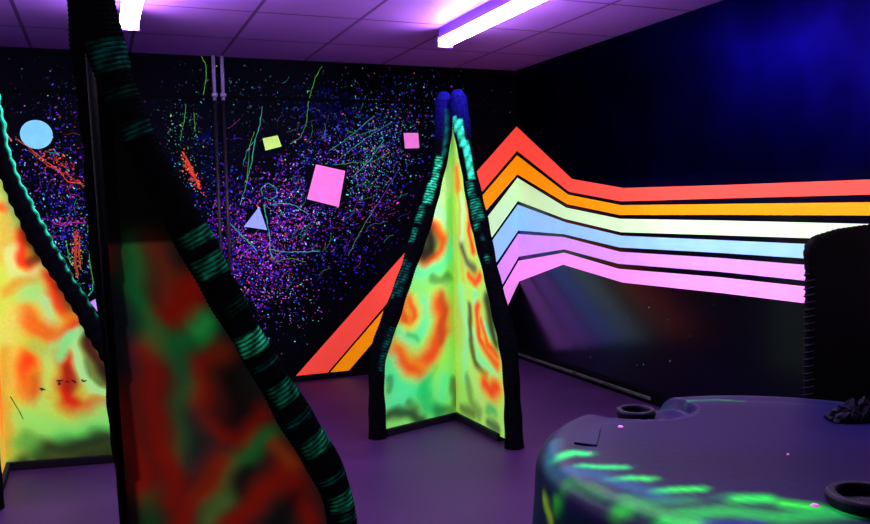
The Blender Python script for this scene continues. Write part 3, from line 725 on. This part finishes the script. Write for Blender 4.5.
for pts, w, col, al in [
 ([(556,459),(572,454),(584,455)], 6, (30,235,110), .95), ([(585,467),(600,468),(624,469)], 5, (20,220,110), .9), ([(615,481),(632,480),(648,481)], 5, (40,235,90), .95), ([(655,494),(675,492),(697,491)], 5, (30,235,80), .95),
 ([(570,470),(600,476),(640,492),(660,500)], 10, (10,80,120), .8), ([(548,452),(552,470),(560,480)], 7, (10,70,70), .8), ([(560,485),(566,480)], 6, (40,150,40), .85), ([(618,508),(624,508)], 7, (30,190,50), .9), ([(640,505),(690,502)], 7, (10,120,80), .8),
 ([(735,500),(765,500)], 7, (30,235,80), .95), ([(785,505),(815,509)], 6, (40,240,60), .95), ([(690,515),(730,512),(780,518),(840,514)], 9, (15,180,70), .85), ([(670,520),(700,524)], 7, (30,220,80), .9),
 ([(710,524),(760,523)], 5, (20,40,130), .7), ([(848,505),(856,514)], 5, (20,190,70), .8), ([(712,500),(725,497)], 5, (10,90,80), .8),
 ([(555,440),(549,455),(546,480)], 5, (20,90,110), .8), ([(552,490),(556,505)], 6, (40,150,40), .8), ([(570,478),(585,486),(605,496)], 6, (20,110,60), .8), ([(625,500),(655,512),(690,518)], 7, (25,150,60), .8), ([(600,424),(640,424),(670,420)], 1.2, (70,110,140), .5),  # the thin last stroke paints the lit edge of the recess
 ([(545,500),(552,520)], 5, (110,150,30), .8), ([(575,500),(600,515)], 6, (20,70,30), .8), ([(590,485),(600,490)], 6, (30,100,40), .7),
 ([(690,401),(720,400),(745,402)], 2.2, (20,130,60), .8), ([(655,412),(672,410)], 4, (30,90,50), .7)]:
    Q = []
    for p in pts:
        P = at_z(p, .795); v = Vector((P.x-DX, P.y-DY))
        if v.length > .60:       # falls on the rolled rim: intersect the barrel instead
            r = ray(p); o_ = Vector((CAM.x-DX, CAM.y-DY)); dd = Vector((r.x, r.y)); A = dd.dot(dd); B = 2*o_.dot(dd); Cc = o_.dot(o_)-.642**2
            disc = B*B-4*A*Cc
            if disc > 0: t = (-B-math.sqrt(disc))/(2*A); P2 = CAM+r*t; P = P2 if P2.z < .76 else P
        Q.append(Vector((P.x-DX, P.y-DY, min(.8, P.z))))
    dst.append((Q, w*2.7/FPX, lin(col), al))
def seg3(p, a, b):
    d = b-a; L = d.dot(d); t = 0 if L == 0 else max(0, min(1, (p-a).dot(d)/L)); return (p-a-d*t).length
def drum_col(i, co, glow=False):
    c = lin((24, 13, 68)) if not glow else (0, 0, 0)
    n_ = .5+.5*math.sin(co.x*7+3*math.sin(co.y*5)); c = tuple(p*(.8+.3*n_) for p in c)
    R = math.hypot(co.x, co.y)
    if not glow and co.z > .7 and co.x > .1: k = min(1, (co.x-.1)/.35); c = tuple(p*(1-k)+q*k for p, q in zip(c, lin((12, 12, 66))))
    if not glow and co.z < .76:   k = min(1, (.78-co.z)/.06); c = tuple(p*(1-k)+q*k for p, q in zip(c, lin((12, 42, 56))))
    p3 = Vector((co.x + .006*math.sin(17*co.y), co.y+.006*math.sin(14*co.x), co.z))
    for Q, w, col, al in dst:
        d = min(seg3(p3, a, b) for a, b in zip(Q, Q[1:])); x = d/w
        if x > 2.2: continue
        a = al*math.exp(-x**2.4); c = tuple(p*(1-a)+q*a for p, q in zip(c, col))
    # soft green and blue brushwork carrying on round the rest of the rim
    ang = math.atan2(co.y, co.x)
    if .45 < R and ang > -.6 and co.z > .45 and ang < 1.7:
        a = .55*max(0, math.sin(ang*9+co.z*20))*max(0, 1-abs(R-.64)/.08); c = tuple(p*(1-a)+q*a for p, q in zip(c, lin((15, 110, 70))))
    return c
set_paint(shell.data, drum_col); set_paint(shell.data, lambda i, co: drum_col(i, co, True), 'Glow'); shell['label'] = 'violet plastic shell with green brushwork on its rounded rim'
def cap(x, y, z, R, name, label):
    o = obj(name, lathe([(0, z), (R, z), (R, z+.016), (R*1.06, z+.018), (R*1.06, z+.030), (R*.98, z+.036), (R*.80, z+.036), (R*.74, z+.030), (R*.72, z+.012), (R*.3, z+.012), (R*.26, z+.020), (0, z+.020)], 40, 0, 0), M['cap'], drum, smooth=False, bevel=.002)
    o.location = (x, y, 0); o['label'] = label
cap(cap_l.x, cap_l.y, .750, .056, 'screw_cap', 'dark round screw cap in the recess')
pc = at_z((868, 505), .80); cap(pc.x-DX, pc.y-DY, .79, .075, 'filler_port', 'dark ringed port on the near right')
bp_ = [at_z(q, .80) for q in ((580, 427), (601, 429), (597, 446), (574, 443))]
obj('embossed_plate', prism([Vector((p.x-DX, p.y-DY, .796)) for p in bp_], Vector((0, 0, .007))), mat('violet_plate', (.010, .007, .060), .5, .08), drum, bevel=.002)['label'] = 'small blue-violet raised rectangle'
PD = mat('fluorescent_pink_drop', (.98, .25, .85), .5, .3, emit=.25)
for q, rr in (((620.5, 427), .008), ((575, 431.5), .0055), ((815, 506), .009), ((590.5, 453.5), .003), ((788, 455), .003)):
    P = at_z(q, .802)
    if math.hypot(P.x-DX, P.y-DY) > .52: P = at_z(q, .79)
    bm = bmesh.new(); lathe([(rr, P.z+.0005), (rr*.7, P.z+.0035), (0, P.z+.004)], 10, P.x-DX, P.y-DY, bm)
    obj('paint_drop', bm, PD, drum)['label'] = 'tiny glowing pink paint drop'

# ------------------------------------------------------------------ crumpled film on the drum's far right
fc = at_z((852, 419), .803)
t_dir = Vector((ROT[0][0], ROT[1][0], 0)).normalized(); up = Vector((0, 0, 1)); bk = Vector((-t_dir.y, t_dir.x, 0))
bm = bmesh.new(); NU, NV = 16, 12; g = []
hts = [.02, .035, .045, .05, .065, .06, .07, .085, .10, .085, .075, .09, .10, .08, .05, .03, .01]
for i in range(NU+1):
    row = []
    for j in range(NV+1):
        u = i/NU; v = j/NV
        x = (u-.5)*.13; hgt = hts[i]*math.sin(PI*v)**.6*.6
        y = (v-.5)*.07
        row.append(bm.verts.new(t_dir*(x+random.uniform(-.004, .004)) + bk*(y+random.uniform(-.006, .006)) + up*max(0.001, hgt+random.uniform(-.008, .008)*math.sin(PI*v))))
    g.append(row)
for i in range(NU):
    for j in range(NV): bm.faces.new([g[i][j], g[i+1][j], g[i+1][j+1], g[i][j+1]])
fo = obj('crumpled_film', bm, M['wrap']); fo.location = (fc.x, fc.y, .8)
sm = fo.modifiers.new('thick', 'SOLIDIFY'); sm.thickness = .002; sm.offset = 1
tag(fo, 'small crumpled grey film lying at the far right of the big drum', 'plastic film')

# ------------------------------------------------------------------ padded black barrier by the rainbow wall
YBr = 2.55
bl = at_y((809, 330), YBr).x
out_px = [(808, 255), (809, 247), (815, 240), (825, 237), (838, 233), (852, 231), (866, 229), (880, 228), (905, 226)]
path = [Vector((bl+.005, 0, .05))]
for q in out_px: P = at_y(q, YBr); path.append(Vector((P.x, 0, P.z)))
path[1:1] = [Vector((bl+.002, 0, z)) for z in (.3, .55, .8, 1.0, 1.1)]
x_end = 3.46
a, b = path[-2], path[-1]
path = [p for p in path if p.x < x_end-.03]
path.append(Vector((x_end, 0, b.z+.01)))
loc = Vector((bl, YBr, 0))
bar = tag(empty('padded_barrier', loc), 'tall black padded barrier with a rounded top corner at the right edge', 'barrier')
PL = [p - Vector((bl, 0, 0)) for p in path]
poly = [Vector((p.x, -.02, p.z)) for p in PL] + [Vector((x_end-bl, -.02, .05))]
obj('barrier_board', prism(poly, Vector((0, .04, 0))), M['barrier'], bar)
bm = bmesh.new()
dense = []
for p, q in zip(PL, PL[1:]):
    n = max(1, int((q-p).length/.01))
    for j in range(n): dense.append(p+(q-p)*(j/n))
dense.append(PL[-1])
rings = []; s = 0; NA = 20
for i, p in enumerate(dense):
    t = (dense[min(i+3, len(dense)-1)] - dense[max(i-3, 0)]).normalized(); w = Vector((0, 1, 0)); u = w.cross(t)
    if i: s += (p-dense[i-1]).length
    rings.append([bm.verts.new(p + (u*math.cos(2*PI*k/NA) + w*math.sin(2*PI*k/NA))*(.019 + .002*math.sin(2*PI*(s/.03 + k/NA)))) for k in range(NA)])
for a_, b_ in zip(rings, rings[1:]):
    for k in range(NA): bm.faces.new([a_[k], a_[(k+1) % NA], b_[(k+1) % NA], b_[k]])
bm.faces.new(rings[0]); bm.faces.new(list(reversed(rings[-1])))
obj('padded_edge', bm, M['barrier'], bar, smooth=True)
bm = bmesh.new(); hl = []
for i in range(900):
    z = .12+(.98)*i/900; a = 2*PI*z/.03
    hl.append(Vector((math.cos(a)*.021, math.sin(a)*.021, z)))
obj('edge_lacing', sweep(bm, hl, .0030, 6), M['cord'], bar, smooth=True)['label'] = 'dull violet cord wound round the upright edge'
obj('barrier_foot', box((-.05, -.12, 0), (x_end-bl, .12, .05)), M['rail'], bar, bevel=.006)

# ------------------------------------------------------------------ world, camera, view
w = bpy.data.worlds.new('dark_room'); bpy.context.scene.world = w; w.use_nodes = True
w.node_tree.nodes['Background'].inputs['Color'].default_value = (.01, .006, .03, 1); w.node_tree.nodes['Background'].inputs['Strength'].default_value = .2
cam = bpy.data.cameras.new('camera'); co = bpy.data.objects.new('camera', cam); C.objects.link(co)
cam.sensor_fit = 'HORIZONTAL'; cam.sensor_width = 36; cam.lens = 36*FPX/870; cam.clip_start = .02
co.matrix_world = Matrix.Translation(CAM) @ ROT.to_4x4()
sc = bpy.context.scene; sc.camera = co
sc.view_settings.view_transform = 'Standard'; sc.view_settings.look = 'None'; sc.view_settings.gamma = 1
sc.view_settings.use_curve_mapping = False; sc.view_settings.exposure = .5
sc.cycles.max_bounces = 8; sc.cycles.diffuse_bounces = 5
